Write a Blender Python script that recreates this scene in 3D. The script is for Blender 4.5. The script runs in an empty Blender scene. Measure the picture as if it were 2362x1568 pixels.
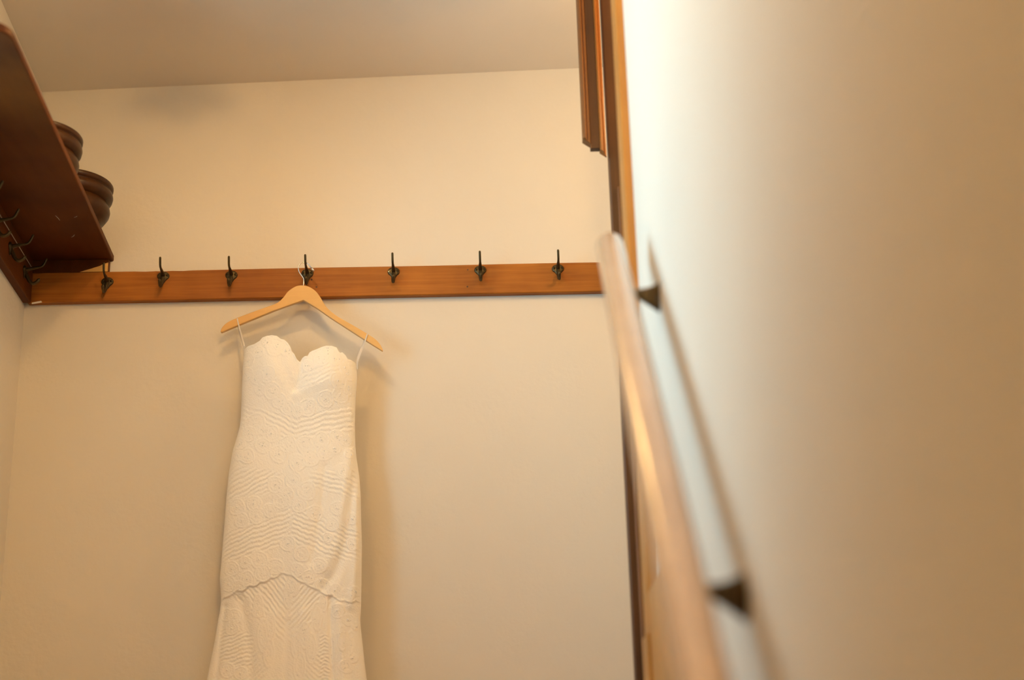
import bpy, bmesh, math, random
import numpy as np
from mathutils import Vector, Matrix

random.seed(4)
rng = np.random.default_rng(7)
scene = bpy.context.scene
C = scene.collection

# ------------------------------------------------------------------ camera
F_PX, CX, CY = 3400.0, 1181.0, 784.0
ROT = np.array([[0.99953613, 0.02069500, -0.02234358],
                [-0.01478938, -0.31151159, -0.95012726],
                [-0.02662316, 0.95001697, -0.31106103]])      # camera axes -> room axes
EYE = np.array([0.0, 0.0, 1.5])
cam_d = bpy.data.cameras.new('camera')
cam = bpy.data.objects.new('camera', cam_d)
C.objects.link(cam)
M4 = Matrix([list(ROT[i]) + [EYE[i]] for i in range(3)] + [[0, 0, 0, 1]])
cam.matrix_world = M4
cam_d.sensor_fit = 'HORIZONTAL'
cam_d.sensor_width = 36.0
cam_d.lens = F_PX / 2362.0 * 36.0
cam_d.clip_start = 0.05
cam_d.dof.use_dof = True
cam_d.dof.focus_distance = 4.15
cam_d.dof.aperture_fstop = 1.6
scene.camera = cam

# ------------------------------------------------------------------ world, lights, exposure
scene.view_settings.view_transform = 'Standard'
scene.view_settings.look = 'None'
scene.view_settings.gamma = 1.0
scene.view_settings.use_curve_mapping = False
scene.view_settings.exposure = 0.20
wd = bpy.data.worlds.new('world')
scene.world = wd
wd.use_nodes = True
bg = wd.node_tree.nodes['Background']
bg.inputs['Color'].default_value = (0.80, 0.90, 1.0, 1)
bg.inputs['Strength'].default_value = 1.0

DAY_POWER = 43.0
LAMP_COL = (1.0, 0.60, 0.23)
STAIR_LAMP = (0.05, 1.25, 126.0)      # x, y, strength of the globe
HALL_LAMP = (0.8, 3.2, 44.0)
LANDING_LAMP = (-0.58, 3.12, 120.0)

# left wall runs from the back corner towards the viewer, slightly off square
D = 4.0                                   # back wall
def pt(px, py, Y):
    """room point on the upright plane y=Y that a drawn point (px,py) stands for"""
    r = ROT @ np.array([px - CX, CY - py, -F_PX])
    return EYE + r * (Y / r[1])
def proj(P):
    c = ROT.T @ (np.asarray(P) - EYE)
    return np.array([CX + F_PX * c[0] / -c[2], CY - F_PX * c[1] / -c[2]])

corner = pt(57, 700, D)
LX0 = float(corner[0])                    # back left corner x
LH = math.radians(-4.4)
ld = np.array([math.sin(LH), math.cos(LH), 0.0])     # along left wall, away from the viewer
ln = np.array([math.cos(LH), -math.sin(LH), 0.0])    # into the room
def left(s, off, z):
    """s metres from the back corner towards the viewer, off metres from the wall"""
    return np.array([LX0, D, 0.0]) - ld * s + ln * off + np.array([0, 0, z])
RW = lambda y: 0.3057 + (y - 2.34) * 0.0406           # face of the right wall
FLOOR_UP = 1.52
zc_l = float(pt(100, 212, D)[2]); xc_l = float(pt(100, 212, D)[0])
zc_r = float(pt(1340, 157, D)[2]); xc_r = float(pt(1340, 157, D)[0])
CEIL = lambda x: zc_l + (zc_r - zc_l) * (x - xc_l) / (xc_r - xc_l)

# daylight of the stair window in the left wall
WS0, WS1, WZ0, WZ1 = 0.78, 2.35, 2.30, 3.40           # distances from back corner, sill and head
al = bpy.data.lights.new('window_daylight', 'AREA')
al.shape = 'RECTANGLE'
al.size = WS1 - WS0 - 0.04
al.size_y = WZ1 - WZ0 - 0.04
al.energy = DAY_POWER
al.color = (0.45, 0.82, 1.0)
alo = bpy.data.objects.new('window_daylight', al)
C.objects.link(alo)
alo.location = Vector(left((WS0 + WS1) / 2, -0.16, (WZ0 + WZ1) / 2))
alo.rotation_euler = Vector(ln).to_track_quat('-Z', 'Z').to_euler()

# ------------------------------------------------------------------ materials
def srgb(r, g, b):
    f = lambda c: (c / 255 / 12.92) if c / 255 <= 0.04045 else ((c / 255 + 0.055) / 1.055) ** 2.4
    return (f(r), f(g), f(b), 1.0)

def new_mat(name):
    m = bpy.data.materials.new(name)
    m.use_nodes = True
    nt = m.node_tree
    return m, nt, nt.nodes['Principled BSDF']

def plaster(name, col, bump=0.25, scale=55, rough=0.75):
    m, nt, b = new_mat(name)
    N, L = nt.nodes.new, nt.links.new
    tc = N('ShaderNodeTexCoord')
    n1 = N('ShaderNodeTexNoise'); n1.inputs['Scale'].default_value = 1.3; n1.inputs['Detail'].default_value = 4
    n2 = N('ShaderNodeTexNoise'); n2.inputs['Scale'].default_value = scale; n2.inputs['Detail'].default_value = 5
    n3 = N('ShaderNodeTexNoise'); n3.inputs['Scale'].default_value = scale * 0.17; n3.inputs['Detail'].default_value = 3
    for n in (n1, n2, n3): L(tc.outputs['Object'], n.inputs['Vector'])
    cr = N('ShaderNodeMapRange'); cr.inputs['From Min'].default_value = 0.3; cr.inputs['From Max'].default_value = 0.7
    cr.inputs['To Min'].default_value = 0.965; cr.inputs['To Max'].default_value = 1.03
    L(n1.outputs['Fac'], cr.inputs['Value'])
    mx = N('ShaderNodeMix'); mx.data_type = 'RGBA'; mx.blend_type = 'MULTIPLY'
    mx.inputs['Factor'].default_value = 1.0
    mx.inputs['A'].default_value = col
    L(cr.outputs['Result'], mx.inputs['B'])
    L(mx.outputs['Result'], b.inputs['Base Color'])
    ad = N('ShaderNodeMath'); ad.operation = 'MULTIPLY_ADD'; ad.inputs[1].default_value = 1.6
    L(n3.outputs['Fac'], ad.inputs[0]); L(n2.outputs['Fac'], ad.inputs[2])
    bp = N('ShaderNodeBump'); bp.inputs['Strength'].default_value = bump; bp.inputs['Distance'].default_value = 0.004
    L(ad.outputs['Value'], bp.inputs['Height'])
    L(bp.outputs['Normal'], b.inputs['Normal'])
    b.inputs['Roughness'].default_value = rough
    b.inputs['Specular IOR Level'].default_value = 0.3
    return m

def wood(name, dark, light, axis, rough=0.38, coat=0.3, fine=1.0, mottling=0.5, spec=0.5):
    m, nt, b = new_mat(name)
    N, L = nt.nodes.new, nt.links.new
    tc = N('ShaderNodeTexCoord')
    mp = N('ShaderNodeMapping')
    s = [95.0 * fine] * 3
    s['xyz'.index(axis)] = 3.5
    mp.inputs['Scale'].default_value = s
    L(tc.outputs['Object'], mp.inputs['Vector'])
    n1 = N('ShaderNodeTexNoise'); n1.inputs['Scale'].default_value = 1.0; n1.inputs['Detail'].default_value = 6
    n1.inputs['Roughness'].default_value = 0.65; n1.inputs['Distortion'].default_value = 0.4
    L(mp.outputs['Vector'], n1.inputs['Vector'])
    n2 = N('ShaderNodeTexNoise'); n2.inputs['Scale'].default_value = 5.0; n2.inputs['Detail'].default_value = 3
    L(tc.outputs['Object'], n2.inputs['Vector'])
    mul = N('ShaderNodeMath'); mul.operation = 'MULTIPLY_ADD'; mul.inputs[1].default_value = mottling
    L(n2.outputs['Fac'], mul.inputs[0])
    sc = N('ShaderNodeMath'); sc.operation = 'MULTIPLY'; sc.inputs[1].default_value = 1.0 - mottling
    L(n1.outputs['Fac'], sc.inputs[0]); L(sc.outputs['Value'], mul.inputs[2])
    cr = N('ShaderNodeValToRGB')
    cr.color_ramp.elements[0].position = 0.32; cr.color_ramp.elements[0].color = dark
    cr.color_ramp.elements[1].position = 0.68; cr.color_ramp.elements[1].color = light
    L(mul.outputs['Value'], cr.inputs['Fac'])
    L(cr.outputs['Color'], b.inputs['Base Color'])
    bp = N('ShaderNodeBump'); bp.inputs['Strength'].default_value = 0.18; bp.inputs['Distance'].default_value = 0.001
    L(n1.outputs['Fac'], bp.inputs['Height']); L(bp.outputs['Normal'], b.inputs['Normal'])
    b.inputs['Roughness'].default_value = rough
    b.inputs['Coat Weight'].default_value = coat
    b.inputs['Specular IOR Level'].default_value = spec
    b.inputs['Coat Roughness'].default_value = 0.22
    return m

def metal(name, col, rough, metallic=1.0, grime=0.0):
    m, nt, b = new_mat(name)
    N, L = nt.nodes.new, nt.links.new
    tc = N('ShaderNodeTexCoord')
    n = N('ShaderNodeTexNoise'); n.inputs['Scale'].default_value = 160; n.inputs['Detail'].default_value = 3
    L(tc.outputs['Object'], n.inputs['Vector'])
    mx = N('ShaderNodeMix'); mx.data_type = 'RGBA'
    mx.inputs['A'].default_value = col
    mx.inputs['B'].default_value = tuple(c * (1 - grime) for c in col[:3]) + (1,)
    L(n.outputs['Fac'], mx.inputs['Factor'])
    L(mx.outputs['Result'], b.inputs['Base Color'])
    b.inputs['Metallic'].default_value = metallic
    b.inputs['Roughness'].default_value = rough
    return m

def cloth(name, col, scale=420, bump=0.35, sheen=0.25):
    m, nt, b = new_mat(name)
    N, L = nt.nodes.new, nt.links.new
    tc = N('ShaderNodeTexCoord')
    n = N('ShaderNodeTexNoise'); n.inputs['Scale'].default_value = scale; n.inputs['Detail'].default_value = 3
    v = N('ShaderNodeTexVoronoi'); v.inputs['Scale'].default_value = scale * 0.55
    L(tc.outputs['Object'], n.inputs['Vector']); L(tc.outputs['Object'], v.inputs['Vector'])
    ad = N('ShaderNodeMath'); ad.operation = 'ADD'
    L(n.outputs['Fac'], ad.inputs[0]); L(v.outputs['Distance'], ad.inputs[1])
    bp = N('ShaderNodeBump'); bp.inputs['Strength'].default_value = bump; bp.inputs['Distance'].default_value = 0.0012
    L(ad.outputs['Value'], bp.inputs['Height']); L(bp.outputs['Normal'], b.inputs['Normal'])
    b.inputs['Base Color'].default_value = col
    b.inputs['Roughness'].default_value = 0.65
    b.inputs['Sheen Weight'].default_value = sheen
    return m

WALLC = (0.745, 0.695, 0.605, 1)
m_wall = plaster('painted_plaster', WALLC)
m_wall_r = plaster('painted_plaster_smooth', (0.80, 0.75, 0.66, 1), bump=0.10)
m_ceil = plaster('ceiling_plaster', (0.82, 0.75, 0.645, 1), bump=0.12)
m_floor = wood('floor_boards', (0.16, 0.07, 0.03, 1), (0.33, 0.17, 0.08, 1), 'y')
m_rail = wood('orange_stained_wood', (0.21, 0.062, 0.008, 1), (0.43, 0.155, 0.020, 1), 'x', rough=0.5, coat=0.0, spec=0.25)
m_rail_shaded = wood('orange_stained_wood_shaded_side', (0.062, 0.0145, 0.0016, 1), (0.135, 0.038, 0.004, 1), 'y', rough=0.55, coat=0.0, spec=0.15)  # rail stain darkened: the shelf's shade on the side board is in the colour
m_shelf = wood('brown_shelf_wood', (0.058, 0.0135, 0.0014, 1), (0.125, 0.034, 0.0034, 1), 'y', rough=0.55, coat=0.0, spec=0.15, fine=0.35, mottling=0.7)
m_bare = wood('bare_split_wood', (0.62, 0.33, 0.08, 1), (0.78, 0.47, 0.14, 1), 'x', rough=0.7, coat=0.0)
m_casing = wood('golden_oak_casing', (0.34, 0.125, 0.018, 1), (0.54, 0.235, 0.038, 1), 'z', rough=0.4, coat=0.1, spec=0.3)
m_amber = wood('amber_moulding', (0.20, 0.066, 0.010, 1), (0.36, 0.135, 0.022, 1), 'z', rough=0.5, coat=0.05, spec=0.3)
m_dark = wood('dark_stained_trim', (0.055, 0.020, 0.004, 1), (0.12, 0.046, 0.010, 1), 'z', rough=0.5, coat=0.05)
m_mid = wood('brown_stained_trim', (0.11, 0.042, 0.009, 1), (0.22, 0.085, 0.018, 1), 'z', rough=0.5, coat=0.05)
m_hrail = wood('handrail_wood', (0.40, 0.265, 0.165, 1), (0.53, 0.375, 0.255, 1), 'y', rough=0.22, coat=1.0, fine=0.5)
m_bowl = wood('dark_turned_wood', (0.022, 0.009, 0.002, 1), (0.075, 0.026, 0.005, 1), 'z', rough=0.35, coat=0.0, fine=0.4, spec=0.25)
m_hanger = wood('pale_hanger_wood', (0.70, 0.40, 0.125, 1), (0.78, 0.47, 0.16, 1), 'x', rough=0.36, coat=0.3, fine=0.7)
m_hook = metal('aged_bronze', (0.115, 0.085, 0.040, 1), 0.42, 0.85, 0.5)
m_brass = metal('brass_screw', (0.85, 0.65, 0.28, 1), 0.28)
m_chrome = metal('polished_steel_wire', (0.85, 0.85, 0.86, 1), 0.16)
m_bracket = metal('dark_bracket_metal', (0.10, 0.07, 0.030, 1), 0.4, 0.7, 0.4)
m_dress = cloth('ivory_lace', (0.96, 0.925, 0.85, 1))
m_strap = cloth('satin_strap', (0.66, 0.62, 0.56, 1), scale=700, bump=0.1)
m_pale = cloth('pale_matte', (0.40, 0.36, 0.31, 1), bump=0.1)
m_chip = plaster('cream_paint_chip', (0.85, 0.78, 0.64, 1))
m_white = plaster('white_window_paint', (0.82, 0.82, 0.80, 1), bump=0.05)

m_bead, nt, b = new_mat('crystal_bead')
n = nt.nodes.new('ShaderNodeTexNoise'); n.inputs['Scale'].default_value = 300
mr = nt.nodes.new('ShaderNodeMapRange'); mr.inputs['To Min'].default_value = 0.05; mr.inputs['To Max'].default_value = 0.2
nt.links.new(n.outputs['Fac'], mr.inputs['Value']); nt.links.new(mr.outputs['Result'], b.inputs['Roughness'])
b.inputs['Base Color'].default_value = (0.98, 0.96, 0.92, 1); b.inputs['IOR'].default_value = 1.5; b.inputs['Coat Weight'].default_value = 1.0; b.inputs['Sheen Weight'].default_value = 0.3

m_glass, nt, b = new_mat('window_glass')
tr = nt.nodes.new('ShaderNodeBsdfTransparent'); mixs = nt.nodes.new('ShaderNodeMixShader')
fr = nt.nodes.new('ShaderNodeFresnel'); fr.inputs['IOR'].default_value = 1.3
gl = nt.nodes.new('ShaderNodeBsdfGlossy'); gl.inputs['Roughness'].default_value = 0.02
nt.links.new(fr.outputs['Fac'], mixs.inputs[0]); nt.links.new(tr.outputs[0], mixs.inputs[1]); nt.links.new(gl.outputs[0], mixs.inputs[2])
nt.links.new(mixs.outputs[0], nt.nodes['Material Output'].inputs['Surface'])

def glow(name, col, power):
    m, nt, b = new_mat(name)
    e = nt.nodes.new('ShaderNodeEmission')
    e.inputs['Color'].default_value = tuple(col) + (1,); e.inputs['Strength'].default_value = power
    nt.links.new(e.outputs[0], nt.nodes['Material Output'].inputs['Surface'])
    return m
m_bulb = glow('warm_lamp_glass', LAMP_COL, STAIR_LAMP[2])
m_bulb3 = glow('warm_landing_bulb', LAMP_COL, LANDING_LAMP[2])
m_bulb2 = glow('warm_hall_lamp_glass', LAMP_COL, HALL_LAMP[2])

# ------------------------------------------------------------------ builders
def tag(o, label=None, cat=None, group=None, kind=None):
    if label: o['label'] = label
    if cat: o['category'] = cat
    if group: o['group'] = group
    if kind: o['kind'] = kind
    return o

def empty(name, loc, label, cat, group=None):
    o = bpy.data.objects.new(name, None)
    o.empty_display_size = 0.05
    C.objects.link(o)
    o.location = Vector(loc)
    return tag(o, label, cat, group)

def worldloc(o):
    v = Vector(o.location)
    while o.parent:
        o = o.parent
        v += Vector(o.location)
    return v

def mesh_obj(name, V, Fs, mat, parent=None, origin=None, smooth=False, bevel=0.0, segs=2, kind=None):
    """V in room coordinates; the object's origin is put at `origin` (or the parent's)"""
    if origin is None:
        origin = worldloc(parent) if parent else Vector((0, 0, 0))
    origin = Vector(origin)
    me = bpy.data.meshes.new(name)
    V = np.asarray(V, dtype=float) - np.array(origin)
    me.from_pydata(V.tolist(), [], [list(map(int, f)) for f in Fs])
    me.update()
    bm = bmesh.new(); bm.from_mesh(me)
    bmesh.ops.recalc_face_normals(bm, faces=bm.faces)
    if bevel > 0:
        es = [e for e in bm.edges if len(e.link_faces) == 2 and e.calc_face_angle(0) > 0.5]
        bmesh.ops.bevel(bm, geom=es, offset=bevel, segments=segs, affect='EDGES', profile=0.5, clamp_overlap=True)
    bm.to_mesh(me); bm.free()
    if smooth:
        for p in me.polygons: p.use_smooth = True
    me.materials.append(mat)
    o = bpy.data.objects.new(name, me)
    C.objects.link(o)
    o.location = origin - (worldloc(parent) if parent else Vector((0, 0, 0)))
    if parent: o.parent = parent
    if kind: o['kind'] = kind
    return o

BOXF = [(0, 1, 2, 3), (7, 6, 5, 4), (0, 4, 5, 1), (1, 5, 6, 2), (2, 6, 7, 3), (3, 7, 4, 0)]
def boxv(x0, x1, y0, y1, z0, z1):
    return [(x0, y0, z0), (x1, y0, z0), (x1, y1, z0), (x0, y1, z0), (x0, y0, z1), (x1, y0, z1), (x1, y1, z1), (x0, y1, z1)]
def box(name, b6, mat, parent=None, **k):
    return mesh_obj(name, boxv(*b6), BOXF, mat, parent, **k)
def prism(name, poly, vec, mat, parent=None, **k):
    """closed polygon of 3-D points pushed along vec"""
    n = len(poly)
    A = [np.asarray(p, float) for p in poly]
    B = [p + np.asarray(vec, float) for p in A]
    Fs = [tuple(range(n)), tuple(range(2 * n - 1, n - 1, -1))] + [(i, i + n, (i + 1) % n + n, (i + 1) % n) for i in range(n)]
    return mesh_obj(name, A + B, Fs, mat, parent, **k)
def lathe(profile, seg, c):
    V, Fs = [], []
    for (r, z) in profile:
        for k in range(seg):
            a = 2 * math.pi * k / seg
            V.append((c[0] + r * math.cos(a), c[1] + r * math.sin(a), c[2] + z))
    for i in range(len(profile) - 1):
        for k in range(seg):
            Fs.append((i * seg + k, i * seg + (k + 1) % seg, (i + 1) * seg + (k + 1) % seg, (i + 1) * seg + k))
    return V, Fs
def catmull(P, n):
    P = [np.asarray(p, float) for p in P]
    Q = [2 * P[0] - P[1]] + P + [2 * P[-1] - P[-2]]
    out = []
    for i in range(1, len(Q) - 2):
        for k in range(n):
            t = k / n
            a, b_, c, d = Q[i - 1], Q[i], Q[i + 1], Q[i + 2]
            out.append(0.5 * ((2 * b_) + (-a + c) * t + (2 * a - 5 * b_ + 4 * c - d) * t * t + (-a + 3 * b_ - 3 * c + d) * t ** 3))
    out.append(P[-1])
    return out
def tube(path, rad, seg=10, flat=1.0, caps=True, ref=(0, 0, 1)):
    """swept ring; rad may be a list; flat squeezes it across the second axis"""
    path = [np.asarray(p, float) for p in path]
    n = len(path)
    rad = [rad] * n if not hasattr(rad, '__len__') else rad
    V, Fs = [], []
    prev = None
    for i in range(n):
        t = path[min(i + 1, n - 1)] - path[max(i - 1, 0)]
        t /= np.linalg.norm(t)
        if prev is None:
            u = np.cross(t, ref)
            if np.linalg.norm(u) < 1e-3: u = np.cross(t, (1, 0, 0))
        else:
            u = prev - t * (prev @ t)
        u /= np.linalg.norm(u); prev = u
        w = np.cross(u, t)
        for k in range(seg):
            a = 2 * math.pi * k / seg
            V.append(path[i] + rad[i] * (u * math.cos(a) + w * math.sin(a) * flat))
    for i in range(n - 1):
        for k in range(seg):
            Fs.append((i * seg + k, i * seg + (k + 1) % seg, (i + 1) * seg + (k + 1) % seg, (i + 1) * seg + k))
    if caps:
        Fs.append(tuple(range(seg))[::-1]); Fs.append(tuple((n - 1) * seg + k for k in range(seg)))
    return V, Fs
def merge(*parts):
    V, Fs = [], []
    for v, f in parts:
        o = len(V)
        V += [tuple(p) for p in v]
        Fs += [tuple(i + o for i in q) for q in f]
    return V, Fs

# ------------------------------------------------------------------ the setting
TOP = 3.95
box('wall_back', (-1.9, 1.75, D, D + 0.12, -0.1, TOP), m_wall, kind='structure')

# left wall with the window opening (s along the wall, z up)
def left_slab(pieces, name, o0, o1, mat):
    V, Fs = [], []
    for (s0, s1, z0, z1) in pieces:
        b = len(V)
        V += [left(s0, o1, z0), left(s1, o1, z0), left(s1, o0, z0), left(s0, o0, z0),
              left(s0, o1, z1), left(s1, o1, z1), left(s1, o0, z1), left(s0, o0, z1)]
        Fs += [tuple(i + b for i in f) for f in BOXF]
    return mesh_obj(name, V, Fs, mat)
lw = left_slab([(-0.1, WS0, -0.1, TOP), (WS1, 5.4, -0.1, TOP), (WS0, WS1, -0.1, WZ0), (WS0, WS1, WZ1, TOP)], 'wall_left', -0.12, 0.0, m_wall)
lw['kind'] = 'structure'
# window
wroot = bpy.data.objects.new('window_1', None); C.objects.link(wroot)
wroot.location = Vector(left((WS0 + WS1) / 2, -0.06, WZ0)); wroot['kind'] = 'structure'
def left_box(s0, s1, o0, o1, z0, z1):
    return [left(s0, o1, z0), left(s1, o1, z0), left(s1, o0, z0), left(s0, o0, z0),
            left(s0, o1, z1), left(s1, o1, z1), left(s1, o0, z1), left(s0, o0, z1)]
fr_w = 0.045
fv = merge(*[(left_box(*b6), BOXF) for b6 in ((WS0, WS0 + fr_w, -0.10, -0.05, WZ0, WZ1), (WS1 - fr_w, WS1, -0.10, -0.05, WZ0, WZ1),
             (WS0 + fr_w, WS1 - fr_w, -0.10, -0.05, WZ0, WZ0 + fr_w), (WS0 + fr_w, WS1 - fr_w, -0.10, -0.05, WZ1 - fr_w, WZ1))])
mesh_obj('window_frame', fv[0], fv[1], m_white, wroot)
sm = (WS0 + WS1) / 2
mesh_obj('mullion', left_box(sm - 0.015, sm + 0.015, -0.095, -0.055, WZ0 + fr_w, WZ1 - fr_w), BOXF, m_white, wroot)
for (a, b_) in ((WS0 + fr_w, sm - 0.015), (sm + 0.015, WS1 - fr_w)):
    mesh_obj('pane', left_box(a, b_, -0.077, -0.073, WZ0 + fr_w, WZ1 - fr_w), BOXF, m_glass, wroot)
mesh_obj('window_sill', left_box(WS0 - 0.04, WS1 + 0.04, -0.05, 0.035, WZ0 - 0.03, WZ0), BOXF, m_white, wroot, bevel=0.004)

# ceiling, a touch out of level across the room
cv = [(x, y, CEIL(x) + dz) for dz in (0, 0.1) for (x, y) in ((-1.75, -1.3), (1.7, -1.3), (1.7, D), (-1.75, D))]
mesh_obj('ceiling', cv, BOXF, m_ceil, kind='structure')

# right wall with the handrail
WEND = 2.78
rp = [(RW(-1.3), -1.3, -0.1), (RW(-1.3) + 0.13, -1.3, -0.1), (RW(WEND) + 0.13, WEND, -0.1), (RW(WEND), WEND, -0.1)]
prism('wall_right', rp, (0, 0, TOP + 0.1), m_wall_r, kind='structure')
box('wall_front', (-1.3, 1.75, -1.4, -1.3, -0.1, TOP), m_wall, kind='structure')
box('wall_hall', (1.62, 1.75, -1.3, D, -0.1, TOP), m_wall, kind='structure')
fl = [(-1.75, 2.45, 1.42), (RW(2.45), 2.45, 1.42), (RW(2.45) + 0.13, 2.45, 1.42), (RW(-1.3) + 0.13, -1.3, 1.42), (1.62, -1.3, 1.42), (1.62, D, 1.42), (-1.75, D, 1.42)]
prism('floor', fl, (0, 0, 0.10), m_floor, kind='structure')
box('floor_lower', (-1.3, RW(0), -1.3, 2.45, -0.1, 0.0), m_floor, kind='structure')
st_root = bpy.data.objects.new('stairs', None); C.objects.link(st_root); st_root['kind'] = 'structure'
st_root.location = (-0.4, 0.6, 0)
for i in range(7):
    y0 = 2.45 - (7 - i) * 0.2446
    z1 = 0.19 * (i + 1)
    xl = LX0 + (D - y0) * math.tan(-LH) * 1.0 + 0.02
    box('tread', (xl, RW(y0) - 0.001, y0 - 0.025, y0 + 0.2446, z1 - 0.03, z1), m_floor, st_root, bevel=0.006)
    box('riser', (xl, RW(y0) - 0.001, y0, y0 + 0.02, z1 - 0.19, z1 - 0.03), m_mid, st_root)

# skirting that climbs with the stair and levels out at the top
sk = [(2.78, 1.905), (2.30, 1.905), (0.25, 1.905 - 2.05 * 0.777), (0.25, 0.0), (0.49, 0.0), (2.45, 1.52), (2.78, 1.52)]
prism('baseboard_right', [(RW(y) - 0.016, y, z) for (y, z) in sk], (0.016, 0, 0), m_casing, bevel=0.003, kind='structure')

# cased end of the right wall
t1 = bpy.data.objects.new('trim_1', None); C.objects.link(t1); t1['kind'] = 'structure'; t1.location = (RW(WEND), WEND, FLOOR_UP)
xw = RW(WEND)
box('casing_board', (xw - 0.017, xw + 0.148, WEND, WEND + 0.085, FLOOR_UP + 0.31, CEIL(xw) - 0.002), m_casing, t1, bevel=0.0035)
box('plinth_block', (xw - 0.022, xw + 0.152, WEND - 0.004, WEND + 0.09, FLOOR_UP, FLOOR_UP + 0.31), m_casing, t1, bevel=0.004)

# dark post and moulded trim beyond the opening
PY = 3.30
px_l = float(pt(1430, 870, PY)[0])
t2 = bpy.data.objects.new('trim_2', None); C.objects.link(t2); t2['kind'] = 'structure'; t2.location = (px_l, PY, FLOOR_UP)
box('post', (px_l, px_l + 0.16, PY, PY + 0.032, FLOOR_UP, CEIL(px_l) - 0.002), m_dark, t2, bevel=0.004, segs=3)
zp = float(pt(1420, 432, PY)[2])
box('post_panel', (px_l + 0.016, px_l + 0.13, PY - 0.010, PY + 0.001, FLOOR_UP + 0.12, zp), m_mid, t2, bevel=0.004)
zt = CEIL(0.3) - 0.002
YT = 3.268
def X(px, py): return float(pt(px, py, YT)[0])
def Zt(px, py): return float(pt(px, py, YT)[2])
x0, x1, x2, x3 = X(1345, 318), X(1363, 328), X(1385, 337), X(1401, 350)
# outer moulding: rounded fillets in plan, foot cut on a slant
pl = [(x0, PY), (x0, YT + 0.004), (x0 + 0.002, YT), (x0 + 0.006, YT - 0.001), (x0 + 0.0085, YT + 0.003), (x0 + 0.010, YT + 0.007), (x0 + 0.013, YT + 0.006), (x1 - 0.001, YT + 0.008), (x1, YT + 0.011), (x1, PY)]
za, zb_ = Zt(1345, 317), Zt(1363, 328)
def cutfoot(pl, xa, za, xb, zb_):
    f = lambda x: za + (zb_ - za) * np.clip((x - xa) / (xb - xa), 0, 1)
    n = len(pl)
    V = [(x, y, f(x)) for (x, y) in pl] + [(x, y, zt) for (x, y) in pl]
    Fs = [tuple(range(n))[::-1], tuple(range(n, 2 * n))] + [(i, (i + 1) % n, (i + 1) % n + n, i + n) for i in range(n)]
    return V, Fs
V, Fs = cutfoot(pl, x0 + 0.005, za, x1, zb_)
mesh_obj('outer_moulding', V, Fs, m_mid, t2)
box('flat_board', (x1, x2, YT + 0.012, PY, Zt(1374, 337), zt), m_dark, t2, bevel=0.001)
pl = [(x2, PY), (x2, YT + 0.010), (x2 + 0.003, YT + 0.006), (x2 + 0.008, YT + 0.009), (x2 + 0.010, YT + 0.018), (x2 + 0.012, YT + 0.018), (x2 + 0.0135, YT + 0.022), (x3, YT + 0.024), (x3, PY)]
V, Fs = cutfoot(pl, x2 + 0.001, Zt(1386, 341), x3, Zt(1400, 351))
mesh_obj('inner_moulding', V, Fs, m_amber, t2)

# ------------------------------------------------------------------ coat hook
def hook_mesh():
    """faces -y, origin at the plate's back centre"""
    # plate: wide rounded disc running into a narrow tail below
    out = []
    for k in range(40):
        a = 2 * math.pi * k / 40
        x = 0.0175 * math.cos(a); z = 0.0135 * math.sin(a)
        if z < 0:
            z *= 1.0 + 0.75 * max(0.0, 1 - (x / 0.009) ** 2)
        out.append((x, z))
    V, Fs = [], []
    for (y, s) in ((0.0, 1.0), (-0.0022, 1.0), (-0.0040, 0.90), (-0.0052, 0.62)):
        V += [(x * s, y, z * s) for (x, z) in out]
    n = len(out)
    for i in range(3):
        Fs += [(i * n + k, i * n + (k + 1) % n, (i + 1) * n + (k + 1) % n, (i + 1) * n + k) for k in range(n)]
    Fs.append(tuple(range(n))); Fs.append(tuple(3 * n + k for k in range(n)))
    up = catmull([(0, -0.001, 0.000), (0, -0.014, 0.004), (0, -0.030, 0.0075), (0, -0.043, 0.010), (0, -0.050, 0.015), (0, -0.055, 0.026), (0, -0.059, 0.037)], 6)
    nu = len(up)
    ru = [0.0062 - 0.0030 * min(1, i / (nu * 0.45)) for i in range(nu)]
    ru[-1] = 0.0016; ru[-2] = 0.0030
    dn = catmull([(0, -0.002, -0.004), (0, -0.009, -0.019), (0, -0.016, -0.032), (0, -0.026, -0.039), (0, -0.037, -0.034), (0, -0.043, -0.024)], 6)
    nd = len(dn)
    rd = [0.0060 - 0.0014 * min(1, i / (nd * 0.6)) for i in range(nd)]
    rd[-1] = 0.0016; rd[-2] = 0.0030
    return merge((V, Fs), tube(up, ru, 10), tube(dn, rd, 10))
hv, hf = hook_mesh()
hook_me = bpy.data.meshes.new('coat_hook')
hook_me.from_pydata([tuple(map(float, v)) for v in hv], [], hf)
bm = bmesh.new(); bm.from_mesh(hook_me); bmesh.ops.recalc_face_normals(bm, faces=bm.faces); bm.to_mesh(hook_me); bm.free()
for p in hook_me.polygons: p.use_smooth = True
hook_me.materials.append(m_hook)
def screw_me(mat):
    prof = [(0.0001, -0.0022), (0.0012, -0.0020), (0.0012, -0.0012), (0.0036, -0.0016), (0.0042, -0.0006), (0.0042, 0.0016)]
    V, Fs = [], []
    for (r, y) in prof:
        for k in range(14):
            a = 2 * math.pi * k / 14
            V.append((r * math.cos(a), y, r * math.sin(a)))
    for i in range(len(prof) - 1):
        Fs += [(i * 14 + k, i * 14 + (k + 1) % 14, (i + 1) * 14 + (k + 1) % 14, (i + 1) * 14 + k) for k in range(14)]
    me = bpy.data.meshes.new('screw'); me.from_pydata(V, [], Fs); me.materials.append(mat)
    for p in me.polygons: p.use_smooth = True
    return me
sc_dark, sc_brass = screw_me(m_hook), screw_me(m_brass)
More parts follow.
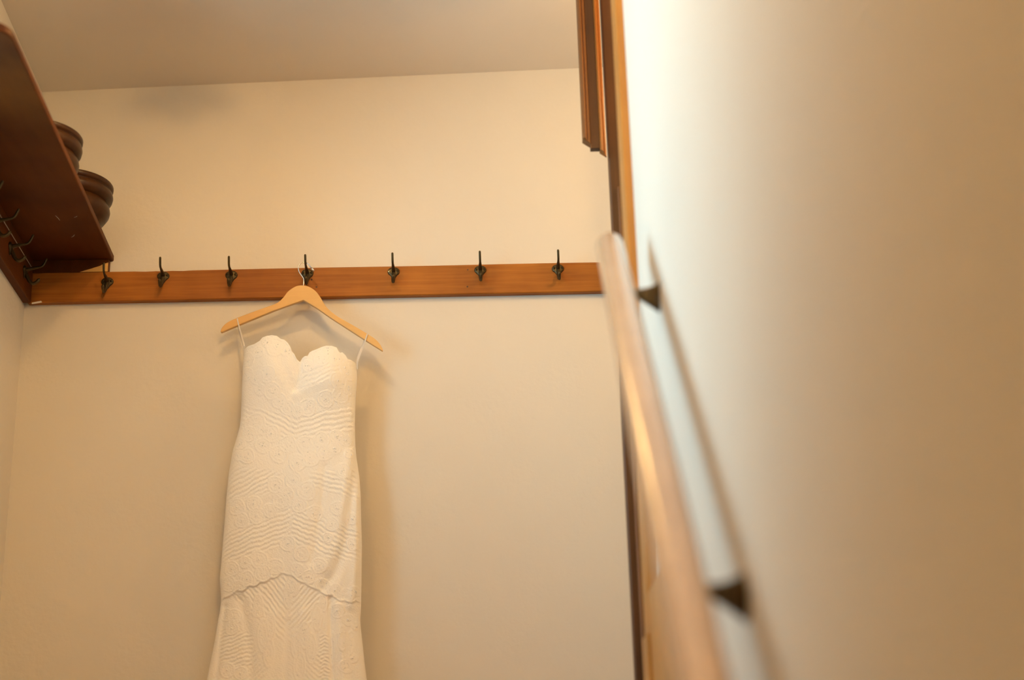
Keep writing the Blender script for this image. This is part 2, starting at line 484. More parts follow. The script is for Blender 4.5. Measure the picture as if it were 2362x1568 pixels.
def add_hook(parent, world, rz=0.0, brass=False, screws=(-1, 1), scale=1.0, tilt=0.0):
    h = bpy.data.objects.new('coat_hook', hook_me)
    C.objects.link(h)
    h.parent = parent
    h.location = Vector(world) - worldloc(parent)
    h.rotation_euler = (0, tilt, rz)
    h.scale = (scale,) * 3
    for s in screws:
        q = bpy.data.objects.new('screw', sc_brass if (brass and s < 0) else sc_dark)
        C.objects.link(q); q.parent = h
        q.location = (s * 0.0122, -0.0046, 0.001)
        if brass and s < 0: q['label'] = 'bright brass screw'
    return h

# ------------------------------------------------------------------ hook rail on the back wall
BT = 0.022
YF = D - BT
bz1 = float(pt(730, 617, YF)[2]); bz0 = float(pt(730, 685, YF)[2])
bx0 = float(pt(64, 690, YF)[0])
rail = empty('coat_hook_rail', (-0.5, D, bz0), 'long orange-brown wooden rail of seven bronze coat hooks above the dress', 'coat rack')
# front board with a slightly chipped, uneven upper edge
xs = np.linspace(bx0, 0.50, 120)
top = bz1 + 0.0004 * np.sin(xs * 9) + np.where((xs > -0.98) & (xs < -0.82), -0.0012 * np.abs(np.sin(xs * 61)), 0)
V, Fs = [], []
for i, x in enumerate(xs):
    V += [(x, YF, bz0 + 0.0025), (x, YF + 0.0025, bz0), (x, D - 0.0003, bz0), (x, D - 0.0003, top[i]), (x, YF + 0.002, top[i]), (x, YF, top[i] - 0.002)]
for i in range(len(xs) - 1):
    for k in range(6):
        Fs.append((i * 6 + k, i * 6 + (k + 1) % 6, (i + 1) * 6 + (k + 1) % 6, (i + 1) * 6 + k))
Fs += [tuple(range(6)), tuple((len(xs) - 1) * 6 + k for k in range(6))]
mesh_obj('board', V, Fs, m_rail, rail)
for i, (hx, hy) in enumerate([(248, 650), (377, 637), (534, 635), (709, 631), (908, 627), (1108, 623), (1287, 620)]):
    w = pt(hx, hy, YF)
    add_hook(rail, w, 0.0, brass=(i == 4), tilt=[0.05, 0.04, 0.03, 0.0, 0.0, -0.02, -0.03][i])
# nail holes and the sliver of paint under the left end
for (nx, ny) in ((1079, 622), (1078, 661), (730, 662), (719, 645)):
    c = pt(nx, ny, YF)
    V, Fs = lathe([(0.0001, 0.0), (0.0022, 0.0), (0.0026, -0.0010)], 10, (0, 0, 0))
    V = [(c[0] + v[0], c[1] - 0.0004 - v[2] * 0.2, c[2] + v[1]) for v in V]
    mesh_obj('nail_hole', V, Fs, m_dark, rail)
a = [pt(x, y, YF + 0.004) for (x, y) in ((75, 699), (96, 695), (98, 698), (82, 701), (74, 702))]
prism('paint_chip', [(p[0], YF - 0.0012, p[2]) for p in a], (0, 0.004, 0), m_chip, rail)['label'] = 'cream paint sliver'

# ------------------------------------------------------------------ hook rail on the left wall
SL = 1.0
lrail = empty('coat_hook_rail', left(SL / 2, 0, bz0), 'brown hook board on the side wall under the deep shelf', 'coat rack')
poly = [left(0.023, 0.0003, bz0), left(0.023, BT - 0.002, bz0), left(0.023, BT, bz0 + 0.002), left(0.023, BT, bz1 - 0.002), left(0.023, BT - 0.002, bz1), left(0.023, 0.0003, bz1)]
prism('board', poly, -ld * (SL - 0.023), m_rail_shaded, lrail)
for i, s in enumerate((0.125, 0.30, 0.475, 0.65)):
    w = left(s, BT, bz1 - 0.030)
    add_hook(lrail, w, math.radians(90) - LH, scale=1.0)
V, Fs = tube([left(s, 0.026, bz1 + 0.003) for s in np.linspace(0.06, SL, 12)], 0.0011, 6)  # thin pale tube along the board's upper edge
mesh_obj('pale_line', V, Fs, m_pale, lrail, smooth=True)['label'] = 'thin pale line along the top of the board'

# ------------------------------------------------------------------ deep shelf on the left wall
sz0 = float(pt(262, 600, D - 0.01)[2]); ST = 0.020
q = pt(262, 592, D - 0.005)
SW = float((q - np.array([LX0, D, 0])) @ ln)                 # shelf depth from the wall
shelf = empty('wall_shelf', left(0.5, 0.0, bz1), 'deep brown wooden shelf with a rounded front corner above the side hooks', 'shelf')
# find how far it comes forward: where its front edge reaches the drawn end
best = min(np.linspace(0.5, 1.6, 300), key=lambda s: abs(proj(left(s, SW, sz0))[1] - 62))
SEND = float(best)
rc = 0.06
plan = [(0.002, 0.0005), (0.002, SW)]
for k in range(13):
    a_ = math.pi / 2 * k / 12
    plan.append((SEND - rc + rc * math.sin(a_), SW - rc + rc * math.cos(a_)))
plan.append((SEND, 0.0005))
prism('shelf_board', [left(s, o, sz0) for (s, o) in plan], (0, 0, ST), m_shelf, shelf, bevel=0.0035)
# cleat on the back wall, front face split away at its lower end
cw = SW - 0.008
def cl(o, dy, z): return np.array([LX0 + o + 0.0, D - dy, z])
CT = 0.020
prism('back_cleat', [cl(0.0005, 0.0005, bz1 + 0.0005), cl(cw, 0.0005, bz1 + 0.0005), cl(cw, 0.0005, sz0 - 0.0005), cl(0.0005, 0.0005, sz0 - 0.0005)], (0, -CT, 0), m_shelf, shelf, bevel=0.001, segs=1)
pp = [(cw * 0.66, bz1 + 0.001), (cw - 0.001, bz1 + 0.001), (cw - 0.001, bz1 + (sz0 - bz1) * 0.72), (cw * 0.93, bz1 + (sz0 - bz1) * 0.58),
      (cw * 0.90, bz1 + (sz0 - bz1) * 0.47), (cw * 0.84, bz1 + (sz0 - bz1) * 0.36), (cw * 0.79, bz1 + (sz0 - bz1) * 0.26), (cw * 0.72, bz1 + (sz0 - bz1) * 0.14)]
prism('split_wood', [cl(o, CT, z) for (o, z) in pp], (0, -0.0012, 0), m_bare, shelf)['label'] = 'bare orange split in the cleat'
prism('side_cleat', [left(0.022, 0.0005, bz1 + 0.0005), left(0.022, 0.020, bz1 + 0.0005), left(0.022, 0.020, sz0 - 0.0005), left(0.022, 0.0005, sz0 - 0.0005)], -ld * (SEND - 0.10), m_shelf, shelf)
for (sx, sy, ex, ey) in ((128, 497, 138, 508), (171, 501, 178, 498), (165, 547, 172, 541)):
    def onshelf(px, py):
        r = ROT @ np.array([px - CX, CY - py, -F_PX])
        return EYE + r * ((sz0 - EYE[2]) / r[2])
    a0, a1 = onshelf(sx, sy), onshelf(ex, ey)
    V, Fs = tube([a0 - np.array([0, 0, 0.0002]), (a0 + a1) / 2 + np.array([0.001, 0.001, -0.0002]), a1 - np.array([0, 0, 0.0002])], [0.0007, 0.0011, 0.0005], 6, flat=0.4)
    mesh_obj('scratch', V, Fs, m_pale, shelf)

# ------------------------------------------------------------------ turned wooden bowls on the shelf
zs = sz0 + ST + 0.0003
def bowl(s, off, R, label):
    c = left(s, off, zs)
    root = empty('turned_wood_bowl', c, label, 'bowl', 'dark turned bowls on the shelf')
    prof = [(0.30, 0.0), (0.62, 0.0), (0.66, 0.02), (0.64, 0.06), (0.70, 0.12), (0.86, 0.22), (0.95, 0.36), (0.97, 0.46), (0.95, 0.56), (0.89, 0.62), (0.885, 0.66)]
    V, Fs = lathe([(0.0005, 0)] + [(r * R, z * R) for (r, z) in prof], 72, c)
    mesh_obj('body', V, Fs, m_bowl, root, smooth=True)
    ring = [(0.885, 0.66), (0.93, 0.68), (1.0, 0.74), (1.02, 0.83), (1.00, 0.92), (0.96, 0.95), (0.95, 0.97), (0.99, 0.985), (1.015, 1.02), (1.02, 1.08), (1.00, 1.11), (0.95, 1.12), (0.90, 1.10), (0.86, 1.00), (0.84, 0.80), (0.60, 0.45), (0.0005, 0.40)]
    V, Fs = lathe([(r * R, z * R) for (r, z) in ring], 72, c)
    mesh_obj('rim', V, Fs, m_bowl, root, smooth=True)
    return root
bowl(0.215, SW - 0.098, 0.118, 'dark turned wooden bowl at the corner end of the shelf')
bowl(0.53, SW - 0.120, 0.113, 'dark turned wooden bowl further from the corner on the shelf')

# ------------------------------------------------------------------ hanger
YH = 3.925
def hy(px): return YH - 0.014 * (px - 700) / 185.0           # right arm a little nearer the room
htop = [(508, 765), (512, 755), (523, 744), (541, 735), (580, 720), (619, 706), (640, 697.5), (653, 686), (664, 672), (678, 662), (690, 658), (702, 658), (715, 662),
        (729, 672), (740, 687), (749, 702), (759, 714), (780, 730), (820, 753), (850, 771), (866, 782), (877, 794), (883, 806)]
hbot = [(882, 809), (845, 786), (800, 757), (760, 731), (730, 710), (700, 692), (665, 704), (632, 716), (590, 733), (551, 749), (511, 766)]
hang = empty('wooden_hanger', pt(700, 658, YH), 'pale blond wooden clothes hanger holding up the dress', 'hanger')
def smooth2(pts, n=5): return [tuple(p) for p in catmull([np.array(p) for p in pts], n)]
ht = smooth2(htop); hb = [hbot[0]] + hbot[1:]
ol = [pt(p[0], p[1], hy(p[0])) for p in ht + hb]
prism('hanger_body', ol, (0, 0.013, 0), m_hanger, hang, bevel=0.0022, segs=3)
hw = [(699.5, 660), (700.5, 650), (700, 643), (696, 636), (690, 627), (688, 618), (690, 611), (695, 606), (702, 604.5), (709, 607), (715, 613), (719, 620), (722, 624)]
wy = YH + 0.0065
V, Fs = tube(catmull([pt(p[0], p[1], wy + 0.0 * i) for i, p in enumerate(hw)], 5), 0.0017, 8)
mesh_obj('hook_wire', V, Fs, m_chrome, hang, smooth=True)
V, Fs = tube([pt(718.5, 617.5, wy), pt(720.5, 620.5, wy), pt(723.8, 625.5, wy)], [0.0028, 0.0031, 0.0026], 10)
mesh_obj('wire_tip', V, Fs, m_chrome, hang, smooth=True)

# ------------------------------------------------------------------ dress
YD = 3.915
QH = 1785.0
EL = np.array([(780, 563), (808, 563), (850, 560), (900, 558), (960, 556), (985, 553), (1010, 546), (1040, 537), (1090, 528), (1150, 522), (1220, 517), (1290, 511), (1335, 507), (1360, 509),
               (1385, 510), (1410, 507), (1430, 503), (1480, 495), (1530, 485), (1568, 477), (1640, 458), (1720, 430), (1785, 402)], float)
ER = np.array([(780, 822), (842, 822), (870, 824), (900, 822), (930, 820), (970, 819), (1000, 819), (1030, 820), (1060, 823), (1100, 829), (1140, 832), (1180, 833), (1260, 835), (1350, 834), (1400, 833),
               (1430, 831), (1445, 832), (1490, 837), (1530, 841), (1568, 846), (1640, 862), (1720, 888), (1785, 915)], float)
NL = np.array([(560, 810), (563, 808), (575, 803), (590, 801), (603, 795), (610, 787), (620, 784), (632, 783), (643, 785), (652, 792), (660, 794), (668, 801), (674, 810), (678, 822), (684, 828), (689, 839), (696, 845),
               (702, 836), (708, 832), (714, 832), (718, 824), (724, 820), (735, 816), (745, 811), (755, 807.5), (768, 807), (779, 810), (784, 819), (787, 822), (792, 820), (799, 826), (804, 834), (812, 835), (819, 839), (823, 846)], float)
CL = np.array([(780, 697), (850, 697), (900, 692), (960, 690), (1100, 687), (1200, 682), (1300, 670), (1380, 668), (1500, 665), (1785, 660)], float)
def fe(q): return np.interp(q, EL[:, 0], EL[:, 1])
def fr_(q): return np.interp(q, ER[:, 0], ER[:, 1])
def fc(q): return np.interp(q, CL[:, 0], CL[:, 1])
def smoothstep(a, b_, x):
    t = np.clip((x - a) / (b_ - a), 0, 1)
    return t * t * (3 - 2 * t)

rosettes = [  # x, y, r in drawing units
    (575, 835, 16), (600, 822, 14), (640, 812, 22), (622, 800, 13), (665, 822, 12), (572, 868, 15), (598, 880, 17), (622, 875, 20), (633, 912, 20), (604, 908, 13), (650, 935, 18), (668, 950, 17),
    (690, 958, 14), (712, 950, 20), (722, 940, 10), (755, 930, 19), (784, 888, 19), (788, 920, 18), (808, 906, 12), (806, 870, 14), (798, 856, 12), (775, 838, 16), (745, 840, 18), (715, 855, 14), (760, 822, 14),
    (592, 985, 25), (578, 1006, 18), (612, 1000, 12), (630, 1008, 20), (610, 1035, 18), (556, 1028, 14), (574, 1058, 18), (553, 1055, 12), (668, 1033, 20), (648, 1055, 21), (690, 1075, 20), (710, 1035, 22), (745, 1022, 18),
    (779, 1013, 16), (720, 1065, 20), (752, 1052, 18), (775, 1040, 14), (800, 1020, 14), (808, 1050, 12), (795, 1092, 18),
    (640, 1125, 19), (652, 1160, 20), (682, 1115, 20), (712, 1140, 22), (695, 1172, 18), (668, 1145, 14), (590, 1168, 18), (550, 1174, 19), (562, 1206, 17), (597, 1196, 19), (628, 1184, 17), (780, 1178, 16), (730, 1190, 18),
    (816, 1258, 15), (815, 1200, 14), (770, 1215, 16), (760, 1245, 12),
    (668, 1260, 18), (602, 1296, 20), (570, 1302, 14), (538, 1315, 18), (612, 1328, 20), (640, 1312, 18), (700, 1284, 18), (575, 1340, 18), (530, 1350, 18), (553, 1358, 16), (690, 1320, 16), (740, 1310, 18), (717, 1335, 16),
    (747, 1355, 17), (775, 1366, 16), (802, 1376, 16), (820, 1366, 12),
    (780, 1412, 17), (545, 1425, 18), (525, 1420, 15), (538, 1452, 16), (600, 1415, 14), (805, 1432, 14), (822, 1445, 10), (528, 1548, 18), (560, 1556, 16), (800, 1540, 16), (815, 1520, 12)]
leaves = [  # x, y, half width, half height
    (680, 1356, 14, 24), (668, 1378, 10, 30), (628, 1450, 12, 34), (612, 1470, 14, 40), (625, 1510, 13, 34), (708, 1470, 13, 32), (688, 1490, 13, 34), (722, 1500, 12, 36), (695, 1540, 14, 36),
    (600, 1400, 11, 26), (735, 1425, 12, 34), (750, 1390, 9, 26), (575, 1400, 9, 22), (793, 1475, 11, 30), (770, 1500, 9, 40), (812, 1490, 9, 34)]
HEM = np.array([(500, 1388), (515, 1383), (535, 1372), (552, 1366), (566, 1364), (580, 1356), (598, 1352), (612, 1346), (630, 1338), (645, 1332), (660, 1325), (672, 1330), (690, 1340), (708, 1352), (722, 1356), (738, 1366), (752, 1372), (770, 1378), (790, 1388), (812, 1390), (836, 1386)], float)
folds = [  # polyline, width, depth(mm, + out)
    ([(826, 1060), (815, 1120), (806, 1200), (795, 1270), (775, 1325), (750, 1360)], 11, -4.5),
    ([(812, 1060), (800, 1120), (790, 1200), (775, 1270), (755, 1310)], 18, 4.0),
    ([(752, 1085), (748, 1150), (735, 1230), (722, 1300)], 10, -3.2),
    ([(828, 1150), (826, 1250), (820, 1330), (812, 1400)], 10, 4.0),
    ([(640, 1160), (615, 1165), (612, 1200)], 9, -1.4),
    ([(698, 845), (695, 870), (690, 905)], 11, -5.0),
    ([(648, 840), (664, 870), (680, 905)], 12, -3.0),
    ([(690, 918), (730, 898), (775, 890)], 13, 2.6),
    ([(560, 1390), (575, 1450), (582, 1500), (585, 1568), (590, 1700)], 12, -4.0),
    ([(765, 1385), (766, 1450), (768, 1520), (772, 1600), (790, 1720)], 6, -5.0),
    ([(785, 1400), (790, 1480), (795, 1568), (815, 1720)], 13, 5.0),
    ([(668, 1440), (666, 1500), (664, 1568), (660, 1720)], 9, -2.5),
    ([(520, 1400), (512, 1480), (502, 1568), (470, 1720)], 7, -3.5),
    ([(640, 1420), (625, 1500), (618, 1568), (600, 1720)], 16, 3.5),
    ([(708, 1420), (715, 1500), (720, 1568), (735, 1720)], 16, 3.5)]

def dist_poly(P, Q, pts):
    best = np.full(P.shape, 1e9)
    for (a, b_) in zip(pts[:-1], pts[1:]):
        ax, ay = a; dx, dy = b_[0] - ax, b_[1] - ay
        t = np.clip(((P - ax) * dx + (Q - ay) * dy) / (dx * dx + dy * dy), 0, 1)
        best = np.minimum(best, np.hypot(P - ax - t * dx, Q - ay - t * dy))
    return best

def relief(P, Q):
    """lace, pleats, appliqué and soft folds, millimetres out from the cloth"""
    c = fc(Q); dp = P - c; ad = np.abs(dp)
    sV = Q + 0.30 * ad            # lines that dip at the centre
    sL = Q - 0.38 * ad            # lines that rise at the centre
    hem = np.interp(P, HEM[:, 0], HEM[:, 1])
    above = smoothstep(2.2, -1.2, Q - hem)
    wob = 1.5 * np.sin(P * 0.13 + 1.0 + 0.01 * Q) + 1.6 * np.sin(P * 0.047 + Q * 0.03) + 0.7 * np.sin(P * 0.37 + Q * 0.11)
    def ridges(ph, sp):
        x = (ph / sp) % 1.0
        return np.where(x < 0.72, np.sin(np.pi * x / 0.72) ** 0.8, 0.0) - 0.45
    pleat = np.zeros_like(P)
    cupR = smoothstep(3, 10, dp) * smoothstep(918, 905, Q + 0.30 * ad) * smoothstep(850, 862, Q + 0.15 * ad)
    pleat += cupR * ridges(Q + 0.42 * dp + wob, 11.0) * 1.4
    cupL = smoothstep(-3, -10, dp) * smoothstep(918, 905, Q + 0.30 * ad) * smoothstep(868, 880, Q + 0.2 * ad)
    pleat += cupL * ridges(Q + 0.10 * dp + wob, 12.0) * 0.45
    w1 = smoothstep(972, 978, sV) * smoothstep(1036, 1030, sV)
    w1 = np.where(dp < -95, w1 * 0.55, w1)
    pleat += w1 * ridges(Q + np.where(dp > 0, 0.28, 0.46) * ad + wob, 11.5) * 1.5
    w2 = smoothstep(1098, 1108, Q + 0.16 * ad) * smoothstep(1120, 1112, sL + 0.16 * ad - 8) * smoothstep(24, 40, ad)
    pleat += w2 * ridges(Q - np.where(dp > 0, 0.30, 0.52) * ad + wob, 11.0) * 1.5
    w2b = smoothstep(1086, 1094, Q) * smoothstep(1152, 1142, Q) * smoothstep(40, 60, -dp)
    pleat += np.where(w2 > 0.2, 0, w2b) * ridges(Q - 0.50 * ad + wob, 11.0) * 1.4
    w3 = smoothstep(1168, 1176, sL) * smoothstep(1262, 1252, sL) * smoothstep(1300, 1290, Q)
    pleat += w3 * ridges(Q - np.where(dp > 0, 0.40, 0.40) * ad + wob, 10.5) * 1.45
    w4 = smoothstep(0, 10, Q - hem) * smoothstep(1462, 1446, Q + 0.9 * ad - 40) * smoothstep(8, 14, ad + 6)
    pleat += w4 * ridges(Q + 1.15 * ad + wob, 14.0) * 1.5
    w5 = smoothstep(1452, 1462, Q - 0.2 * (P - 545)) * smoothstep(1545, 1535, Q) * smoothstep(505, 515, P) * smoothstep(592, 582, P)
    pleat += w5 * ridges(Q + 0.30 * (P - 545) + wob, 9.0) * 1.4
    w6 = smoothstep(1462, 1470, Q) * smoothstep(738, 744, P) * smoothstep(768, 762, P)
    pleat += w6 * ridges(Q - 0.45 * np.abs(P - 752) + wob, 8.5) * 1.3
    w7 = smoothstep(1500, 1512, Q) * smoothstep(30, 60, ad) * smoothstep(110, 90, ad)
    pleat += w7 * ridges(Q - 0.9 * ad + wob, 12.0) * 0.9
    app = np.zeros_like(P)
    for (x, y, r) in rosettes:
        d = np.hypot((P - x), (Q - y)) * (1 + 0.05 * np.sin(3 * np.arctan2(Q - y, P - x) + x))
        m = d < r + 6
        if not m.any(): continue
        dm = d[m]
        v = 0.55 * smoothstep(r + 1.5, r - 1.5, dm) + 0.75 * np.exp(-((dm - r + 1) / 1.9) ** 2) + 0.42 * np.exp(-((dm - 0.60 * r) / 2.0) ** 2) + 0.55 * np.exp(-((dm - 0.12 * r) / 2.6) ** 2)
        app[m] = np.maximum(app[m], v)
    for (x, y, a, b_) in leaves:
        d = np.sqrt(((P - x) / a) ** 2 + ((Q - y) / b_) ** 2)
        m = d < 1.4
        if not m.any(): continue
        dm = d[m]
        v = 0.55 * smoothstep(1.08, 0.94, dm) + 0.75 * np.exp(-((dm - 0.95) / 0.10) ** 2) + 0.6 * np.exp(-((dm - 0.55) / 0.12) ** 2)
        app[m] = np.maximum(app[m], v)
    h = np.where(app > 0.15, np.maximum(app, 0) + 0.25 * pleat * (app < 0.5), pleat) * 0.85
    # the upper tunic lies over the skirt, with a scalloped edge
    sc = hem + 4.5 * np.abs(np.sin(P * 0.115 + 0.6 * np.sin(P * 0.03)))
    h += np.interp(P, [500, 600, 660, 720, 830], [3.0, 3.2, 1.6, 2.2, 1.6]) * smoothstep(1.8, -1.8, Q - sc)
    h += 0.9 * np.exp(-((Q - sc + 3) / 2.0) ** 2)
    for (pl_, w, dpt) in folds:
        d = dist_poly(P, Q, pl_)
        h += dpt * np.exp(-(d / w) ** 2)
    # neckline edging
    nl = np.interp(P, NL[:, 0], NL[:, 1])
    h += 0.9 * np.exp(-((Q - nl - 3) / 3.0) ** 2)
    h += 1.6 * np.sin(P * 0.055 + 0.9 * np.sin(Q * 0.006)) * smoothstep(1040, 1180, Q) * (0.6 + 0.4 * np.sin(Q * 0.011 + P * 0.01))
    h += 0.30 * np.sin(P * 0.9 + 2 * np.sin(Q * 0.31)) * np.sin(Q * 0.8 + 2 * np.sin(P * 0.27))
    return h

def dress_depth(U, Q, P):
    """metres the front stands out from the mid plane"""
    qs = np.linspace(700, 1900, 241)
    Ts = np.interp(qs, [780, 860, 905, 960, 1010, 1100, 1250, 1400, 1568, 1785], [0.034, 0.044, 0.044, 0.038, 0.036, 0.040, 0.038, 0.036, 0.045, 0.075])
    ker = np.exp(-(np.arange(-12, 13) / 5.5) ** 2); ker /= ker.sum()
    Ts = np.convolve(np.pad(Ts, 12, mode='edge'), ker, mode='valid')
    T = np.interp(Q, qs, Ts)
    body = T * np.clip(1 - np.abs(U) ** 2.6, 0, 1) ** 0.62
    for (x, y, w, hgt, amp) in ((628, 850, 46, 62, 0.016), (765, 872, 42, 58, 0.016)):
        body += amp * np.exp(-((P - x) / w) ** 2 - ((Q - y) / hgt) ** 2) * np.clip(1 - U ** 2, 0, 1) ** 0.4
    return body

dress = empty('wedding_dress', (float(pt(670, 1568, YD)[0]), YD, FLOOR_UP), 'strapless ivory lace wedding gown with sweetheart neckline hung on the wall', 'dress')
NU, NV = 230, 760
U = np.linspace(-1, 1, NU)[None, :] * np.ones((NV, 1))
vv = np.linspace(0, 1, NV)[:, None] ** 1.0
Q = np.full((NV, NU), 1000.0)
for _ in range(6):
    le, re_ = fe(Q), fr_(Q)
    P = (le + re_) / 2 + U * (re_ - le) / 2
    tp = np.interp(P, NL[:, 0], NL[:, 1])
    Q = tp + vv * (QH - tp)
Hh = relief(P, Q)
edge = np.clip(1 - np.abs(U), 0, 1)
Hh = Hh * (0.35 + 0.65 * smoothstep(0, 0.08, edge))
out = dress_depth(U, Q, P) + Hh * 0.001
# plane mapping of the drawing (vectorised)
r0 = ROT[0, 0] * (P - CX) + ROT[0, 1] * (CY - Q) - ROT[0, 2] * F_PX
r1 = ROT[1, 0] * (P - CX) + ROT[1, 1] * (CY - Q) - ROT[1, 2] * F_PX
r2 = ROT[2, 0] * (P - CX) + ROT[2, 1] * (CY - Q) - ROT[2, 2] * F_PX
k = YD / r1
GX, GZ = r0 * k, EYE[2] + r2 * k
GY = YD - out
front = np.stack([GX, GY, GZ], -1).reshape(-1, 3)
idx = np.arange(NU * NV).reshape(NV, NU)
Fq = np.stack([idx[:-1, :-1], idx[1:, :-1], idx[1:, 1:], idx[:-1, 1:]], -1).reshape(-1, 4)
# back of the gown
NB, MB = 24, 90
bi = np.linspace(0, NV - 1, MB).round().astype(int)
bj = np.linspace(0, NU - 1, NB).round().astype(int)
B = []
for i_, r_ in enumerate(bi):
    for j_, c_ in enumerate(bj):
        u = U[0, c_]
        qq = max(Q[r_, c_], 812 + 0.09 * (P[r_, c_] - 560) + 22 * (1 - u * u)) if i_ == 0 else None
        pz = GZ[r_, c_]
        if i_ < 12:
            # back neckline is nearly straight, below the front points
            tz = float(pt(P[0, c_], 812 + 0.12 * (P[0, c_] - 563) + 46 * (1 - u ** 4), YD)[2])
            bz = GZ[bi[12], c_]
            pz = tz + (bz - tz) * i_ / 12
        T = 0.030 + 0.012 * smoothstep(1000, 1700, Q[r_, c_])
        B.append((GX[r_, c_], YD + T * max(0, 1 - abs(u) ** 2.6) ** 0.6 + 0.0005, pz))
off = len(front)
bidx = np.arange(NB * MB).reshape(MB, NB) + off
Bq = np.stack([bidx[:-1, :-1], bidx[:-1, 1:], bidx[1:, 1:], bidx[1:, :-1]], -1).reshape(-1, 4)
V = np.vstack([front, np.array(B)])
me = bpy.data.meshes.new('gown')
V = V - np.array(worldloc(dress))
me.from_pydata(V.tolist(), [], np.vstack([Fq, Bq]).tolist())
for p in me.polygons: p.use_smooth = True
me.materials.append(m_dress)
gown = bpy.data.objects.new('gown', me); C.objects.link(gown); gown.parent = dress

def front_point(p, q):
    u = (p - (fe(q) + fr_(q)) / 2) / ((fr_(q) - fe(q)) / 2)
    u = float(np.clip(u, -0.97, 0.97))
    Pa, Qa, Ua = np.array([[float(p)]]), np.array([[float(q)]]), np.array([[u]])
    d = float(dress_depth(Ua, Qa, Pa)[0, 0] + relief(Pa, Qa)[0, 0] * 0.001)
    w = pt(p, q, YD)
    return np.array([w[0], YD - d, w[2]])
# crystal beads, too small to tell apart one by one
ico = bmesh.new(); bmesh.ops.create_icosphere(ico, subdivisions=1, radius=1.0)
iv = np.array([v.co[:] for v in ico.verts]); jf = [tuple(v.index for v in f.verts) for f in ico.faces]; ico.free()
BV, BF = [], []
def bead(p, q, r):
    c = front_point(p, q) - np.array([0, r * 0.25, 0])
    o = len(BV)
    BV.extend((iv * r + c).tolist()); BF.extend([tuple(i + o for i in f) for f in jf])
for (x, y, r) in rosettes:
    for _ in range(5):
        a, d = rng.uniform(0, 6.28), r * rng.uniform(0.05, 0.75)
        bead(x + d * math.cos(a), y + d * math.sin(a), rng.uniform(0.0009, 0.0017))
    if rng.random() < 0.5:
        bead(x, y, 0.0022)
for (x, y, a_, b_) in leaves:
    for _ in range(6):
        bead(x + a_ * rng.uniform(-.5, .5), y + b_ * rng.uniform(-.7, .7), rng.uniform(0.0009, 0.0017))
mesh_obj('beading', BV, BF, m_bead, dress, kind='stuff', smooth=True)['label'] = 'tiny clear crystal beads'

def ribbon(path, w, t, mat, name):
    V, Fs = [], []
    n = len(path)
    for i in range(n):
        tt = path[min(i + 1, n - 1)] - path[max(i - 1, 0)]; tt /= np.linalg.norm(tt)
        side = np.cross(tt, (0, 1, 0)); side /= np.linalg.norm(side)
        nn = np.cross(side, tt)
        for (a, b_) in ((-1, -1), (1, -1), (1, 1), (-1, 1)):
            V.append(path[i] + side * a * w / 2 + nn * b_ * t / 2)
    for i in range(n - 1):
        for kk in range(4):
            Fs.append((i * 4 + kk, i * 4 + (kk + 1) % 4, (i + 1) * 4 + (kk + 1) % 4, (i + 1) * 4 + kk))
    Fs += [(0, 1, 2, 3), tuple((n - 1) * 4 + kk for kk in range(4))]
    return mesh_obj(name, V, Fs, mat, dress)
# strap loops over the arms of the hanger
for (top_, mid, low, back) in (((547, 733.5), (551, 751), (564, 810), (560, 815)), ((847, 769.5), (841, 790), (824, 846), (824, 838))):
    yh = hy(top_[0])
    P_ = [pt(top_[0], top_[1], yh + 0.0065) + np.array([0, 0, 0.0012]), pt(top_[0] + 0.2, top_[1] + 1, yh - 0.0012), pt(mid[0], mid[1], yh - 0.0025), pt(low[0], low[1] - 12, YD - 0.006), pt(low[0], low[1] + 6, YD - 0.004)]
    ribbon(P_, 0.0036, 0.0007, m_strap, 'strap')
    P_ = [pt(top_[0], top_[1], yh + 0.0065) + np.array([0, 0, 0.0012]), pt(top_[0] - 0.2, top_[1] + 1, yh + 0.0145), pt(mid[0] - 2, mid[1], yh + 0.0155), pt(back[0], back[1] - 12, YD + 0.004), pt(back[0] + 3, back[1] + 12, YD + 0.004)]
    ribbon(P_, 0.0036, 0.0007, m_strap, 'strap')

